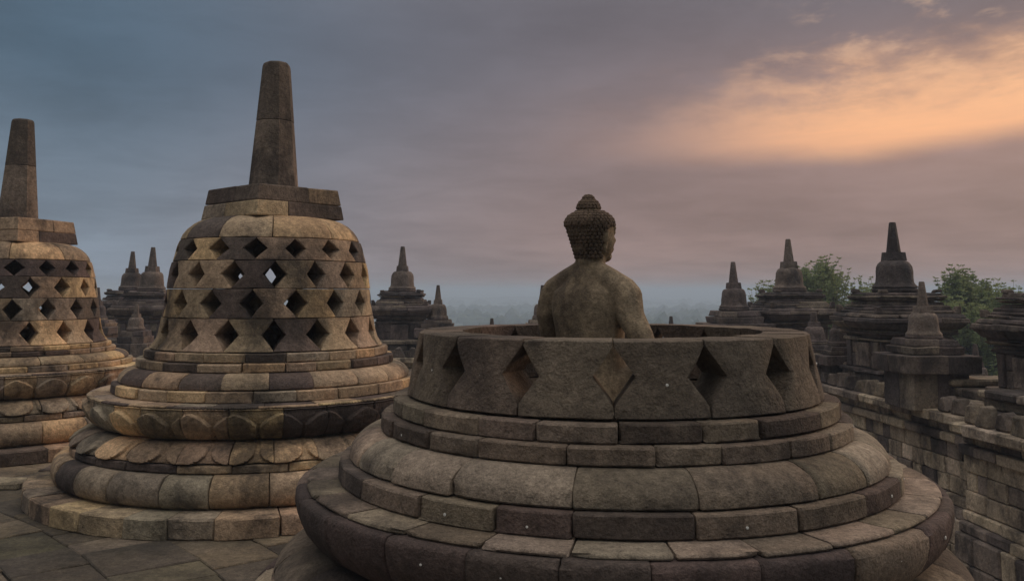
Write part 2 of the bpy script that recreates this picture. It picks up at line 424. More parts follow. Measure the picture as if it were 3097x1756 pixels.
def stupa(name, label, pos, seed, tones, mat, petals=False, closed=True, drop=0.0, stud_p=0.0, hrot=0.0, group=None, alts=None):
    rng = random.Random(seed)
    root = empty(name, (pos[0], pos[1], GZ))
    tag(root, label, 'stupa', group)
    def zf(z):      # to local height; an upper part may sit a little lower
        k = max(0.0, min(1.0, (z + 1.0) / 0.42))
        return z - drop * k - GZ
    def tone(alt=None):
        t = rng.random(); acc = 0
        for wgt, c in (alt or tones):
            acc += wgt
            if t <= acc: break
        k = rng.uniform(0.85, 1.15)
        return tuple(min(1, c[i] * k * rng.uniform(0.96, 1.04)) for i in range(3))
    # rubble core behind the facing stones
    fl = zf(-0.64 if closed else -1.05)
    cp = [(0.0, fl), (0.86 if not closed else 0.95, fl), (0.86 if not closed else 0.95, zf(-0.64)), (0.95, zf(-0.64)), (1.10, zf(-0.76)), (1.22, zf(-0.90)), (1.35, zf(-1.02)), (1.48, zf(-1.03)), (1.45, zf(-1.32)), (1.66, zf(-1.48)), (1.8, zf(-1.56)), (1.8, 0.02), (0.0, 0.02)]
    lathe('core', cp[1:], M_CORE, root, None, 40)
    studs = []
    for cname, cnt, prof, pet in COURSES:
        course = empty(cname, parent=root)
        pr = [(r, zf(z)) for r, z in prof]
        pr[-1] = (pr[-1][0], pr[-1][1] + 0.006); pr[-2] = (pr[-2][0], pr[-2][1] + 0.006)      # open bed joint
        J = joints(cnt, rng)
        disp = None; ncol = 6; sh = 0.005
        if pet and petals:
            # finer profile so that the carved petals have an edge
            fine = [pr[0]]
            for k in range(1, len(pr)):
                a, b = pr[k - 1], pr[k]
                L = math.hypot(b[0] - a[0], b[1] - a[1]); m_ = max(1, int(L / 0.010)) if 1 < k < len(pr) - 1 else 1
                for q in range(1, m_ + 1): fine.append((a[0] + (b[0] - a[0]) * q / m_, a[1] + (b[1] - a[1]) * q / m_))
            pr = fine; ncol = 40; f0 = petal_disp(pet)
            disp = (lambda f0: lambda a, t, z: f0(a, t, z + GZ + 0.0))(f0)
        for k in range(cnt):
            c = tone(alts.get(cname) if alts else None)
            jitter = (0.0028 if not closed else rng.uniform(0.003, 0.006)) if cname != 'base_slab_course' else 0.010
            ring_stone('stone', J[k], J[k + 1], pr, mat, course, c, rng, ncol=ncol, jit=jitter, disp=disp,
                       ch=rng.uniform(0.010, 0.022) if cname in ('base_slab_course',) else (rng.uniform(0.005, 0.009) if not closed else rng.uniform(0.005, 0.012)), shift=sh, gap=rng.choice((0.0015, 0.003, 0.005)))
            if stud_p and rng.random() < stud_p.get(cname, 0):
                am = J[k] + (J[k + 1] - J[k]) * rng.uniform(0.4, 0.6)
                zs = [p[1] for p in prof]
                zt = min(zs) + (max(zs) - min(zs)) * rng.uniform(0.4, 0.55)
                rr = max(p[0] for p in prof) if cname != 'lotus_course' else 1.757
                if cname == 'lotus_course': zt = -1.10
                studs.append((course, am, rr, zf(zt)))
        if cname == 'ledge_course' and petals:      # beaded edge along the lip of the lotus
            bead = [(1.70, zf(-1.002)), (1.728, zf(-1.004)), (1.742, zf(-1.012)), (1.738, zf(-1.022)), (1.70, zf(-1.024))]
            J2 = joints(24, rng)
            for k in range(24):
                ring_stone('bead_moulding', J2[k], J2[k + 1], bead, mat, course, tone(), rng, ncol=34, jit=0.002, ch=0.004,
                           disp=lambda a, t, z: 0.008 * math.cos(a * 330) if 0.1 < t < 0.9 else 0.0)
    # bell
    if closed:
        rows = [(-0.577, -0.265, -95.4), (-0.265, 0.020, -106.4), (0.020, 0.298, -95.2), (0.298, 0.520, -106.2)]
        pts = [(-0.58, 1.195), (-0.56, 1.18), (-0.52, 1.148), (-0.46, 1.118), (-0.38, 1.100), (-0.265, 1.084), (0.022, 1.046), (0.18, 1.026), (0.325, 0.996), (0.45, 0.964), (0.52, 0.940)]
        half, tb, tm, tt, th = 0.106, 0.05, 0.50, 0.955, 0.33
    else:
        rows = [(-0.577, -0.225, -95.6)]
        pts = [(-0.58, 1.168), (-0.4, 1.132), (-0.225, 1.100)]
        half, tb, tm, tt, th = 0.088, 0.155, 0.53, 0.915, 0.245
    zs_ = [zf(p[0]) for p in pts]; rs_ = [p[1] for p in pts]
    rad = lambda z: float(np.interp(z, zs_, rs_))
    for ri, (z0, z1, ph) in enumerate(rows):
        course = empty('lattice_course', parent=root)
        for k in range(N_HOLES):
            a0 = R(ph + k * 22.5); a1 = R(ph + (k + 1) * 22.5)
            bell_stone(course, a0, a1, zf(z0), zf(z1), rad, half * (1.08 if ri == 3 else 1), tb, tm, tt, th, mat, tone(alts.get('lattice_course') if alts else None), rng, hj=0.12 if closed else 0.05, taper=1.08 if closed else 1.28)
            if not closed and rng.random() < stud_p.get('lattice', 0):
                studs.append((course, (a0 + a1) / 2 + rng.uniform(-.03, .03), rad(zf(-0.4)) + 0.002, zf(-0.41) + rng.uniform(-.02, .02)))
    if closed:
        cap = empty('dome_course', parent=root)
        J = joints(9, rng, 0.3)
        cpf = [(0.40, 0.764), (0.58, 0.764), (0.655, 0.753), (0.735, 0.728), (0.805, 0.690), (0.862, 0.640), (0.905, 0.582), (0.930, 0.522), (0.55, 0.522)]
        cpf = [(r, zf(z)) for r, z in cpf]
        for k in range(9): ring_stone('stone', J[k], J[k + 1], cpf, mat, cap, tone(), rng, ncol=8)
        lathe('inner_cap', [(0.6, zf(0.66)), (0.05, zf(0.68)), (0.05, zf(0.60)), (0.6, zf(0.58))], M_CORE, cap, None, 24)
        # square crown block: two courses, battered
        hb = empty('crown_block', parent=root)
        d0, d1 = 0.765, 0.695
        zb, zm, zt = zf(0.757), zf(0.915), zf(1.083)
        ca, sa = math.cos(hrot), math.sin(hrot)
        def frus(u, v, w):
            s = (d0 + (d1 - d0) * (w - zb) / (zt - zb)) / math.sqrt(2)
            x, y = u * s, v * s
            return (x * ca - y * sa, x * sa + y * ca, w)
        for (q0, q1, cu, cv) in ((zb, zm, (-0.15, 0.4), (0.25, -0.3)), (zm, zt, (0.12, -0.35), (-0.4, 0.2))):
            for us, vsp in (((-1, cu[0]), cv[0]), ((cu[0], 1), cv[1])):
                for vv in ((-1, vsp), (vsp, 1)):
                    g = 0.004
                    o = box_stone('stone', frus, (us[0] + (g if us[0] > -1 else 0), vv[0] + (g if vv[0] > -1 else 0), q0 + .002), (us[1] - (g if us[1] < 1 else 0), vv[1] - (g if vv[1] < 1 else 0), q1 - .002), mat, hb, tone(), rng, ch=0.012, jit=0.004)
        pin = empty('pinnacle', parent=root)
        zp0, zpm, zp1 = zf(1.083), zf(1.83), zf(2.49)
        c1 = (0.235, 0.178, 0.138)
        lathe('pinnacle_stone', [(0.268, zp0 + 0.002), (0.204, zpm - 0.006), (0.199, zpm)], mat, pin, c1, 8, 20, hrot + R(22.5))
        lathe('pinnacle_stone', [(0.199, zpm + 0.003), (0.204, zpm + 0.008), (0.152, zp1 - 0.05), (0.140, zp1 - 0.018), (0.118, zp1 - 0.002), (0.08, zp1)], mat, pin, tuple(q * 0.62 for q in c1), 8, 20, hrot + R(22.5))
    for course, a, r, z in studs:
        k = rng.uniform(0.55, 1.0); s = lathe('stud', [(0.0085 * k, -0.006), (0.0085 * k, 0.0008), (0.006 * k, 0.0018)], M_STUD, course, None, 8, 30)
        s.location = (r * math.cos(a), r * math.sin(a), z); s.rotation_euler = (0, R(90), 0)
        s.rotation_mode = 'QUATERNION'; s.rotation_quaternion = Vector((math.cos(a), math.sin(a), 0)).to_track_quat('Z', 'Y')
    return root

GREY = (0.270, 0.205, 0.152); GREYD = (0.130, 0.096, 0.080); GREYL = (0.37, 0.290, 0.215)
TAN = (0.64, 0.445, 0.248); BRN = (0.44, 0.312, 0.205); SOOT = (0.135, 0.100, 0.084)
P_OPEN = (0.5703, 5.1162); P_MID = (-2.5876, 9.3932); P_LEFT = (-6.83, 12.0)
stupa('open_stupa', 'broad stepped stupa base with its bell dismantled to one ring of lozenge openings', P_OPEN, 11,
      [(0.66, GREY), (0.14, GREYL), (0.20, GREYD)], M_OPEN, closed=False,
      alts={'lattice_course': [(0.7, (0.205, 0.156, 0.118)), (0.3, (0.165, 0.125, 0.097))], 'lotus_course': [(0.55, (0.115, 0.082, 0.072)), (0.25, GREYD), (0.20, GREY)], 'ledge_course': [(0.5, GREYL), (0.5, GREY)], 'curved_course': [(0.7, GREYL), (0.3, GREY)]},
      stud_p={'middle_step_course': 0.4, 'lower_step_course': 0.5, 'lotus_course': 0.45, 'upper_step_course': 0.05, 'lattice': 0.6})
stupa('bell_stupa', 'whole perforated bell stupa with octagonal pinnacle next to the open stupa', P_MID, 23,
      [(0.46, BRN), (0.14, TAN), (0.12, GREYL), (0.28, SOOT)], M_STUPA, petals=True, hrot=R(-86.6 + 45), group='whole perforated bell stupas')
stupa('bell_stupa', 'whole perforated bell stupa farther along the terrace from the open stupa', P_LEFT, 37,
      [(0.50, BRN), (0.15, TAN), (0.15, GREYL), (0.20, SOOT)], M_STUPA, petals=True, drop=0.115, hrot=R(-15), group='whole perforated bell stupas')

# ------------------------------------------------------------------ pixel -> ray (source photograph pixels)
def ray(u, v):
    a = (u - 1548.5) / 2634.12; b = (635.25 - v) / 2634.12
    return Vector((a, math.cos(PITCH) - b * math.sin(PITCH), math.sin(PITCH) + b * math.cos(PITCH)))
def on_level(u, v, z): d = ray(u, v); return d * (z / d.z)
def at_depth(u, v, Y): d = ray(u, v); return d * (Y / d.y)

# ------------------------------------------------------------------ terrace floor and paving
TC = (-11.51, -0.50); TR = 15.95; LOW = -4.9
def terrace():
    n = 160; V = []; F = []
    for k in range(n):
        a = 2 * math.pi * k / n
        V.append((TC[0] + TR * math.cos(a), TC[1] + TR * math.sin(a), GZ - 0.035))
        V.append((TC[0] + TR * math.cos(a), TC[1] + TR * math.sin(a), LOW - 0.05))
    F.append(tuple(2 * k for k in range(n)))
    for k in range(n): j = (k + 1) % n; F.append((2 * k, 2 * k + 1, 2 * j + 1, 2 * j))
    t = mesh_obj('terrace', V, F, M_PAVE, None, (0.22, 0.18, 0.14), 30); structure(t)
    rng = random.Random(5)
    r = TR - 0.02; row = 0
    cols = [(0.165, 0.130, 0.092), (0.100, 0.082, 0.065), (0.23, 0.178, 0.125), (0.135, 0.115, 0.078), (0.19, 0.148, 0.112)]
    while r > 6.0:
        w = rng.uniform(0.36, 0.66); r0 = r - w; rm = (r + r0) / 2
        a = R(-28) + rng.uniform(0, 0.05)
        while a < R(98):
            L = rng.uniform(0.36, 0.95); a1 = a + L / rm
            am = (a + a1) / 2
            x, y = TC[0] + rm * math.cos(am), TC[1] + rm * math.sin(am)
            inside = any(math.hypot(x - p[0], y - p[1]) < 1.55 for p in (P_OPEN, P_MID, P_LEFT))
            if y > 3.6 and abs(x) < 0.60 * y + 1.6 and not inside:
                fr = lambda u, v, z, rm=rm: (TC[0] + u * math.cos(v / rm), TC[1] + u * math.sin(v / rm), z)
                dz = rng.uniform(-0.011, 0.006)
                c = rng.choice(cols); k = rng.uniform(0.85, 1.12)
                o = box_stone('paving_stone', fr, (r0 + .003, a * rm + .003, GZ - 0.06), (r - .003, a1 * rm - .003, GZ + dz), M_PAVE, t, tuple(q * k for q in c), rng, ch=0.008, jit=0.006)
            a = a1
        r = r0; row += 1
terrace()
# a paler slab lying a little proud of the floor between the two whole stupas
pale = at_depth(20, 1476, 9.05)
o = box_stone('loose_slab', lambda u, v, w: (pale.x - .15 + u, pale.y + v + u * 0.1, GZ + w), (-0.45, -0.16, 0.0), (0.33, 0.14, 0.07), M_PAVE, None, (0.42, 0.34, 0.24), random.Random(3), ch=0.02, jit=0.02)
tag(o, 'pale flat stone slab lying on the dark paving by the whole stupas', 'slab')

# ------------------------------------------------------------------ seated statue
def statue():
    from mathutils import Matrix
    BV = []; BF = []
    def ell(c, r, rot=None, seg=20):
        b = len(BV); nr = seg // 2 + 2; c = Vector(c)
        def put(x, y, z):
            v = Vector((x * r[0], y * r[1], z * r[2])); BV.append(c + (rot @ v if rot else v))
        put(0, 0, 1)
        for i in range(1, nr):
            p = math.pi * i / nr
            for k in range(seg): q = 2 * math.pi * k / seg; put(math.sin(p) * math.cos(q), math.sin(p) * math.sin(q), math.cos(p))
        put(0, 0, -1); e = len(BV) - 1
        for k in range(seg):
            k2 = (k + 1) % seg
            BF.append((b, b + 1 + k, b + 1 + k2)); BF.append((e, e - seg + k2, e - seg + k))
            for i in range(nr - 2):
                o_ = b + 1 + i * seg; BF.append((o_ + k, o_ + seg + k, o_ + seg + k2, o_ + k2))
    def chain(pts, n=9):
        for (a, ra), (b, rb) in zip(pts[:-1], pts[1:]):
            for k in range(n + 1):
                t = k / n; c = Vector(a).lerp(Vector(b), t); r = ra + (rb - ra) * t
                ell(c, (r, r, r), seg=14)
    # local frame: faces +Y, own right is +X, seat at z = 0
    # stacked torso sections (z, half width, half depth, y offset)
    T = [(0.06, 0.245, 0.185, 0.0), (0.14, 0.235, 0.178, 0.0), (0.22, 0.212, 0.160, 0.0), (0.30, 0.200, 0.150, 0.0), (0.38, 0.205, 0.150, -0.003),
         (0.46, 0.212, 0.152, -0.008), (0.54, 0.226, 0.156, -0.013), (0.61, 0.230, 0.152, -0.014), (0.67, 0.222, 0.136, -0.014), (0.715, 0.172, 0.110, -0.012), (0.76, 0.122, 0.095, -0.01), (0.80, 0.100, 0.09, -0.004)]
    n = 36; rings = []
    def newv(p): BV.append(Vector(p)); return len(BV) - 1
    for z, a, b, yo in T:
        rings.append([newv((a * math.copysign(abs(math.cos(q)) ** .82, math.cos(q)), yo + b * math.copysign(abs(math.sin(q)) ** .88, math.sin(q)), z)) for q in (2 * math.pi * k / n for k in range(n))])
    for A, B in zip(rings[:-1], rings[1:]):
        for k in range(n): BF.append((A[k], A[(k + 1) % n], B[(k + 1) % n], B[k]))
    BF.append(tuple(reversed(rings[0]))); BF.append(tuple(rings[-1]))
    chain([((0, -0.005, 0.74), 0.098), ((0, 0.004, 0.80), 0.091), ((0, 0.012, 0.93), 0.089)])
    for s in (-1, 1):
        mx, my, ex, ey = (0.352, -0.03, 0.395, -0.03) if s > 0 else (-0.285, 0.01, -0.285, 0.05)
        chain([((0.05 * s, -0.012, 0.78), 0.075), ((0.140 * s, -0.014, 0.730), 0.080), ((0.230 * s, -0.012, 0.674), 0.086)])       # slope of the shoulders
        chain([((0.246 * s, -0.008, 0.644), 0.093), ((0.278 * s, -0.02, 0.54), 0.080), ((mx, my, 0.43), 0.069), ((ex, ey, 0.33), 0.062)])
        chain([((ex, ey, 0.33), 0.062), ((0.31 * s, 0.10, 0.25), 0.055), ((0.20 * s, 0.26, 0.20), 0.043)])
        chain([((0.15 * s, 0.04, 0.13), 0.135), ((0.30 * s, 0.16, 0.11), 0.115), ((0.43 * s, 0.24, 0.10), 0.098), ((0.22 * s, 0.37, 0.09), 0.080), ((0.0, 0.40, 0.09), 0.068)])
        # hand: palm and five bent fingers resting in the lap
        ell((0.12 * s, 0.29, 0.205), (0.055, 0.04, 0.022))
        for f in range(4):
            L = (0.040, 0.046, 0.043, 0.034)[f]; y0 = 0.268 + f * 0.018
            chain([((0.085 * s, y0, 0.208), 0.0095), (((0.085 - L * .8) * s, y0 + .004, 0.215), 0.0088), (((0.085 - L * 1.5) * s, y0 + .006, 0.207), 0.0075)], 5)
        chain([((0.135 * s, 0.262, 0.218), 0.012), ((0.095 * s, 0.245, 0.232), 0.010), ((0.065 * s, 0.25, 0.238), 0.0085)], 5)
    # head, turned a little further than the body: skull, face, brow, nose, lips, chin, ears, bun
    HT = Matrix.Rotation(R(-24), 3, 'Z')
    def hell(c, r, seg=20): ell(HT @ Vector(c), r, HT, seg)
    hz = 1.030; hy = 0.012
    hell((0, hy - 0.010, 1.066), (0.134, 0.146, 0.084), 28)
    hell((0, hy - 0.008, 1.035), (0.131, 0.140, 0.095), 28)
    hell((0, hy + 0.000, 0.985), (0.112, 0.122, 0.100), 26)
    hell((0, hy + 0.036, 0.975), (0.106, 0.108, 0.128), 24)
    hell((0, hy - 0.030, 0.935), (0.094, 0.088, 0.070), 20)
    hell((0, hy + 0.092, 0.880), (0.050, 0.042, 0.036))
    hell((0, hy + 0.118, 1.045), (0.085, 0.026, 0.02))
    for k in range(6): hell((0, hy + 0.136 + 0.004 * k, 1.035 - 0.012 * k), (0.011 + .0014 * k,) * 3, 12)
    hell((0, hy + 0.137, 0.925), (0.032, 0.016, 0.011)); hell((0, hy + 0.132, 0.909), (0.027, 0.015, 0.010))
    for s in (-1, 1):
        hell((0.045 * s, hy + 0.124, 1.018), (0.026, 0.014, 0.011))
        hell((0.022 * s, hy + 0.142, 0.960), (0.013, 0.012, 0.010))
        hell((0.122 * s, hy + 0.018, 0.995), (0.014, 0.026, 0.048)); hell((0.112 * s, hy + 0.020, 0.930), (0.012, 0.016, 0.042))
    hell((0, hy - 0.018, 1.160), (0.066, 0.068, 0.056)); hell((0, hy - 0.018, 1.205), (0.036, 0.038, 0.034))
    me = bpy.data.meshes.new('tmp'); me.from_pydata([tuple(v) for v in BV], [], BF)
    tmp = link_obj('tmp', me)
    md = tmp.modifiers.new('r', 'REMESH'); md.mode = 'VOXEL'; md.voxel_size = 0.0068; md.use_smooth_shade = True
    sm = tmp.modifiers.new('s', 'SMOOTH'); sm.factor = 0.5; sm.iterations = 7
    dg = bpy.context.evaluated_depsgraph_get()
    nm = bpy.data.meshes.new_from_object(tmp.evaluated_get(dg)); nm.name = 'body'
    bpy.data.objects.remove(tmp)
    nm.materials.clear(); nm.materials.append(M_STATUE)
    nm.polygons.foreach_set('use_smooth', [True] * len(nm.polygons))
    root = link_obj('seated_statue', nm, None, (0.31, 0.232, 0.155))
    root.location = (0.455, 5.10, -0.678); root.rotation_euler = (0, 0, R(-38))
    tag(root, 'seated stone figure with curled hair and bare back rising from the open stupa ring', 'statue')
    lathe('seat_block', [(0.46, 0.012), (0.50, -0.03), (0.50, -0.16), (0.44, -0.20), (0.50, -0.25), (0.52, -0.375)], M_STATUE, root, (0.22, 0.16, 0.11), 40, 30)
    # snail curls over skull and bun
    rng = random.Random(8); V = []; F = []
    def curl(p, nrm, r):
        q = Vector(nrm).to_track_quat('Z', 'Y'); b = len(V); k = 9
        spin = rng.uniform(0, 6.28); hgt = rng.uniform(0.85, 1.15)
        prof = [(1.05, -0.25), (1.0, 0.20), (0.80, 0.52), (0.55, 0.42), (0.40, 0.50), (0.0, 0.85)]
        for i, (pr, ph) in enumerate(prof[:-1]):
            for j in range(k):
                a = spin + 2 * math.pi * j / k
                rr = pr * (1 + 0.16 * math.cos(a - i))
                V.append(Vector(p) + q @ Vector((rr * r * math.cos(a), rr * r * math.sin(a), ph * r * hgt)))
        V.append(Vector(p) + q @ Vector((0, 0, prof[-1][1] * r * hgt)))
        for i in range(len(prof) - 2):
            for j in range(k): F.append((b + i * k + j, b + i * k + (j + 1) % k, b + (i + 1) * k + (j + 1) % k, b + (i + 1) * k + j))
        i = len(prof) - 2
        for j in range(k): F.append((b + i * k + j, b + i * k + (j + 1) % k, b + (len(prof) - 1) * k))
    def rows(cx, cy, cz, rx, ry, rz, lat0, lat1, r, cond):
        lat = lat0; row = 0
        while lat <= lat1:
            cl = math.cos(lat); circ = 2 * math.pi * (rx + ry) / 2 * cl; m_ = max(1, int(circ / (2 * r * 0.97)))
            for k in range(m_):
                lon = 2 * math.pi * (k + 0.5 * (row % 2)) / m_ + rng.uniform(-.04, .04)
                p = (cx + rx * cl * math.cos(lon), cy + ry * cl * math.sin(lon), cz + rz * math.sin(lat))
                nv = Vector((cl * math.cos(lon) / rx, cl * math.sin(lon) / ry, math.sin(lat) / rz)).normalized()
                if cond(p): curl(p, nv, r * rng.uniform(0.9, 1.08))
            lat += 2 * r * 0.90 / ((rx + rz) / 2); row += 1
    def hairline(p):      # hair covers crown, sides behind the ears and the back
        return p[2] > 1.088 or p[1] - hy < (0.112 if p[2] > 1.06 else 0.055)
    RC = 0.0128
    rows(0, hy - 0.010, 1.066, 0.137, 0.149, 0.086, R(-4), R(74), RC, hairline)
    for i in range(9):    # rows down to the nape, narrowing
        z = 1.043 - i * 0.0212; w = 0.135 - i * 0.0042; dpt = 0.146 - i * 0.0069
        m_ = int(math.pi * w / (2 * RC))
        for k in range(-2, m_ + 3):
            lon = math.pi + math.pi * (k + 0.5 * (i % 2)) / m_
            p = (w * math.cos(lon), hy + dpt * math.sin(lon), z)
            if p[1] - hy < (0.030 if i < 2 else 0.0): curl(p, Vector((math.cos(lon), math.sin(lon), -0.15)).normalized(), RC * rng.uniform(.92, 1.08))
    rows(0, hy - 0.018, 1.160, 0.066, 0.068, 0.057, R(2), R(58), RC * 0.85, lambda p: True)
    rows(0, hy - 0.018, 1.205, 0.035, 0.037, 0.034, R(5), R(70), RC * 0.7, lambda p: True)
    curl((0, hy - 0.018, 1.236), Vector((0, 0, 1)), 0.012)
    V = [HT @ Vector(v) for v in V]
    h = mesh_obj('curled_hair', V, F, M_STATUE, root, (0.175, 0.12, 0.088), 60)
    h['label'] = 'rows of small snail curls'
    # the same figure sits inside each whole bell, looking out over the terrace edge
    for pos, dz, lab in (((P_MID[0] - 0.17, P_MID[1] - 0.03), 0.0, 'seated stone figure glimpsed through the lattice of the bell stupa by the open one'), (P_LEFT, -0.115, 'seated stone figure glimpsed through the lattice of the farther bell stupa')):
        c = root.copy(); COL.objects.link(c); c['label'] = lab; c['group'] = 'figures inside the bell stupas'
        c.location = (pos[0], pos[1], -0.652 + dz); c.rotation_euler = (0, 0, math.atan2(pos[1] - TC[1], pos[0] - TC[0]) - R(90))
        for ch in root.children:
            if ch.name.startswith('seat_block'): continue
            k = ch.copy(); COL.objects.link(k); k.parent = c
statue()

# ------------------------------------------------------------------ balustrade walls
WTOP = -2.2
A1 = on_level(2491, 1164, WTOP); A2 = on_level(3097, 1311, WTOP)
WDIR = (A1 - A2); WDIR.z = 0; WDIR.normalize()         # runs away from the camera
WNRM = Vector((-WDIR.y, WDIR.x, 0))                    # towards the terrace (left)
WCOURSES = [('footing_course', -4.92, -4.45, 0.25, 0.55), ('footing_course', -4.45, -4.0, 0.235, 0.5), ('plinth_course', -4.0, -3.83, 0.17, 0.7), ('plinth_course', -3.83, -3.65, 0.08, 0.6),
            ('wall_course', -3.65, -3.34, 0.0, 0.42), ('wall_course', -3.34, -3.03, 0.0, 0.38), ('wall_course', -3.03, -2.73, 0.0, 0.42),
            ('string_course', -2.73, -2.56, 0.11, 0.6), ('frieze_course', -2.56, -2.38, 0.01, 0.45), ('cornice_course', -2.38, -2.2, 0.27, 0.7)]
WT = [(0.24, (0.29, 0.228, 0.190)), (0.30, (0.43, 0.338, 0.25)), (0.12, (0.15, 0.118, 0.106)), (0.22, (0.54, 0.43, 0.31)), (0.12, (0.66, 0.52, 0.40))]
def pick(tones, rng):
    t = rng.random(); acc = 0
    for wgt, c in tones:
        acc += wgt
        if t <= acc: break
    k = rng.uniform(0.85, 1.15)
    return tuple(q * k for q in c)
def wall(label, origin, d, nrm, length, seed, zlow=-5.0, thick=1.9, coarse=1.0):
    rng = random.Random(seed)
    root = empty('balustrade_wall', (origin.x, origin.y, LOW), math.atan2(d.y, d.x))
    sgn = 1 if (d.x * nrm.y - d.y * nrm.x) > 0 else -1
    fr = lambda u, v, w: (u, v * sgn, w - LOW)
    tag(root, label, 'wall', 'balustrade walls round the lower terrace')
    o = box_stone('wall_core', fr, (0.03, -thick, LOW - 0.02), (length - .03, -0.16, WTOP - 0.06), M_CORE, root, None, rng, jit=0.0)
    for nm, z0, z1, vo, L in WCOURSES:
        if z1 < zlow: continue
        course = empty(nm, parent=root)
        u = 0.0
        while u < length - 0.01:
            l = L * coarse * rng.uniform(0.65, 1.4)
            if length - u - l < 0.2: l = length - u
            vv = vo + rng.uniform(-0.022, 0.022)
            o = box_stone('stone', fr, (u + .004, -0.24, z0 + .003), (u + l - .004, vv, z1 - .003 + rng.uniform(-.006, .0)), M_WALL, course, pick(WT, rng), rng, ch=rng.uniform(0.010, 0.03), jit=0.010)
            u += l
    # carved antefixes standing on the cornice edge, then stepped upper courses set back behind them
    cop = empty('antefix_row', parent=root); u = 0.05
    while u < length - 0.45:
        l = rng.uniform(0.34, 0.50) * coarse
        if rng.random() < 0.85:
            v1 = rng.uniform(0.08, 0.16); h = rng.uniform(0.24, 0.34); c_ = u + l / 2
            fa = lambda a, b, w, c_=c_, h=h: (c_ + a * (1 - 0.72 * max(0.0, (w - WTOP) / h) ** 1.6), b * sgn, w - LOW)
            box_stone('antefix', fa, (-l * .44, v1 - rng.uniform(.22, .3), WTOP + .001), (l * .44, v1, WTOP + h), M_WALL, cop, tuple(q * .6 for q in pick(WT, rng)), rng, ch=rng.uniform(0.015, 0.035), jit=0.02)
        u += l
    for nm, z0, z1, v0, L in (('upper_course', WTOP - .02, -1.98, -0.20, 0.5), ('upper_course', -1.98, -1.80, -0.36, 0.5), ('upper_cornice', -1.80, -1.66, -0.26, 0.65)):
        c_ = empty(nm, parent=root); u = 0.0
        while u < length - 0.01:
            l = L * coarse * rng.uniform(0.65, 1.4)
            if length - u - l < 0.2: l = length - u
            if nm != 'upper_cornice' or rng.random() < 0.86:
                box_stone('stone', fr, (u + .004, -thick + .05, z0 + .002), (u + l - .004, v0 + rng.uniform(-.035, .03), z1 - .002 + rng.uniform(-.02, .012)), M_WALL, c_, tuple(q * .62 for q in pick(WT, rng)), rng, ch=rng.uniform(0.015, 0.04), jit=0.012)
            u += l
    return root
def wpt(Y, off=0.0):     # point on the right balustrade face at forward distance Y, moved off towards the terrace
    t = (Y - A2.y) / WDIR.y
    p = A2 + WDIR * t + WNRM * off
    return Vector((p.x, p.y, 0))
YB = 15.1
wall('dark coursed balustrade wall projecting toward the terrace right of the open stupa', wpt(8.5, 0.14), WDIR, WNRM, (YB - 8.5) / WDIR.y, 71)
wall('dark recessed balustrade wall beyond the projecting bay, running behind the open stupa', wpt(YB, -0.30), WDIR, WNRM, (29.3 - YB) / WDIR.y, 72)
CORN = wpt(29.3, 0.0)
W2D = Vector((-1, -0.03, 0)).normalized(); W2N = Vector((W2D.y, -W2D.x, 0)) * 1
W2N = Vector((0.03, -1, 0)).normalized()
p0 = Vector((CORN.x + 0.3, 29.6, 0))
wall('far balustrade wall behind the statue, between the corner and the slender tower', p0, W2D, W2N, 7.4, 73, coarse=1.15)
wall('far balustrade wall under the lone niche tower between the whole and open stupas', p0 + W2D * 7.4, W2D, W2N, 6.4, 74, coarse=1.15)
wall('far balustrade wall seen between the two whole stupas', p0 + W2D * 13.8 + Vector((0, 0.6, 0)), W2D, W2N, 9.0, 75, coarse=1.15)

# ------------------------------------------------------------------ niche towers and small stupas on the balustrade
FT = [(0.40, (0.155, 0.118, 0.108)), (0.30, (0.205, 0.158, 0.130)), (0.18, (0.105, 0.084, 0.080)), (0.12, (0.29, 0.23, 0.175))]
def square_course(name, parent, z0, z1, s0, s1, rng, mat, split=2, zoff=0.0):
    c = empty(name, parent=parent)
    def fr(u, v, w):
        s = s0 + (s1 - s0) * (w - z0) / (z1 - z0)
        return (u * s / 2, v * s / 2, w + zoff)
    cuts = [-1.0] + sorted(-1 + 2 * (k + rng.uniform(-.22, .22)) / split for k in range(1, split)) + [1.0]
    for i in range(split):
        v0 = [-1.0] + sorted(-1 + 2 * (k + rng.uniform(-.25, .25)) / split for k in range(1, split)) + [1.0]
        for j in range(split):
            if split > 2 and 0 < i < split - 1 and 0 < j < split - 1: continue
            e = 0.012 / (s0 + s1) * 2
            o = box_stone('stone', fr, (cuts[i] + (e * .3 if i else rng.uniform(-.012, .02)), v0[j] + (e * .3 if j else rng.uniform(-.012, .02)), z0 + .002),
                          (cuts[i + 1] - (e * .3 if i < split - 1 else rng.uniform(-.012, .02)), v0[j + 1] - (e * .3 if j < split - 1 else rng.uniform(-.012, .02)), z1 - .003), mat, c, pick(FT, rng), rng, ch=0.018, jit=0.014)
    return c
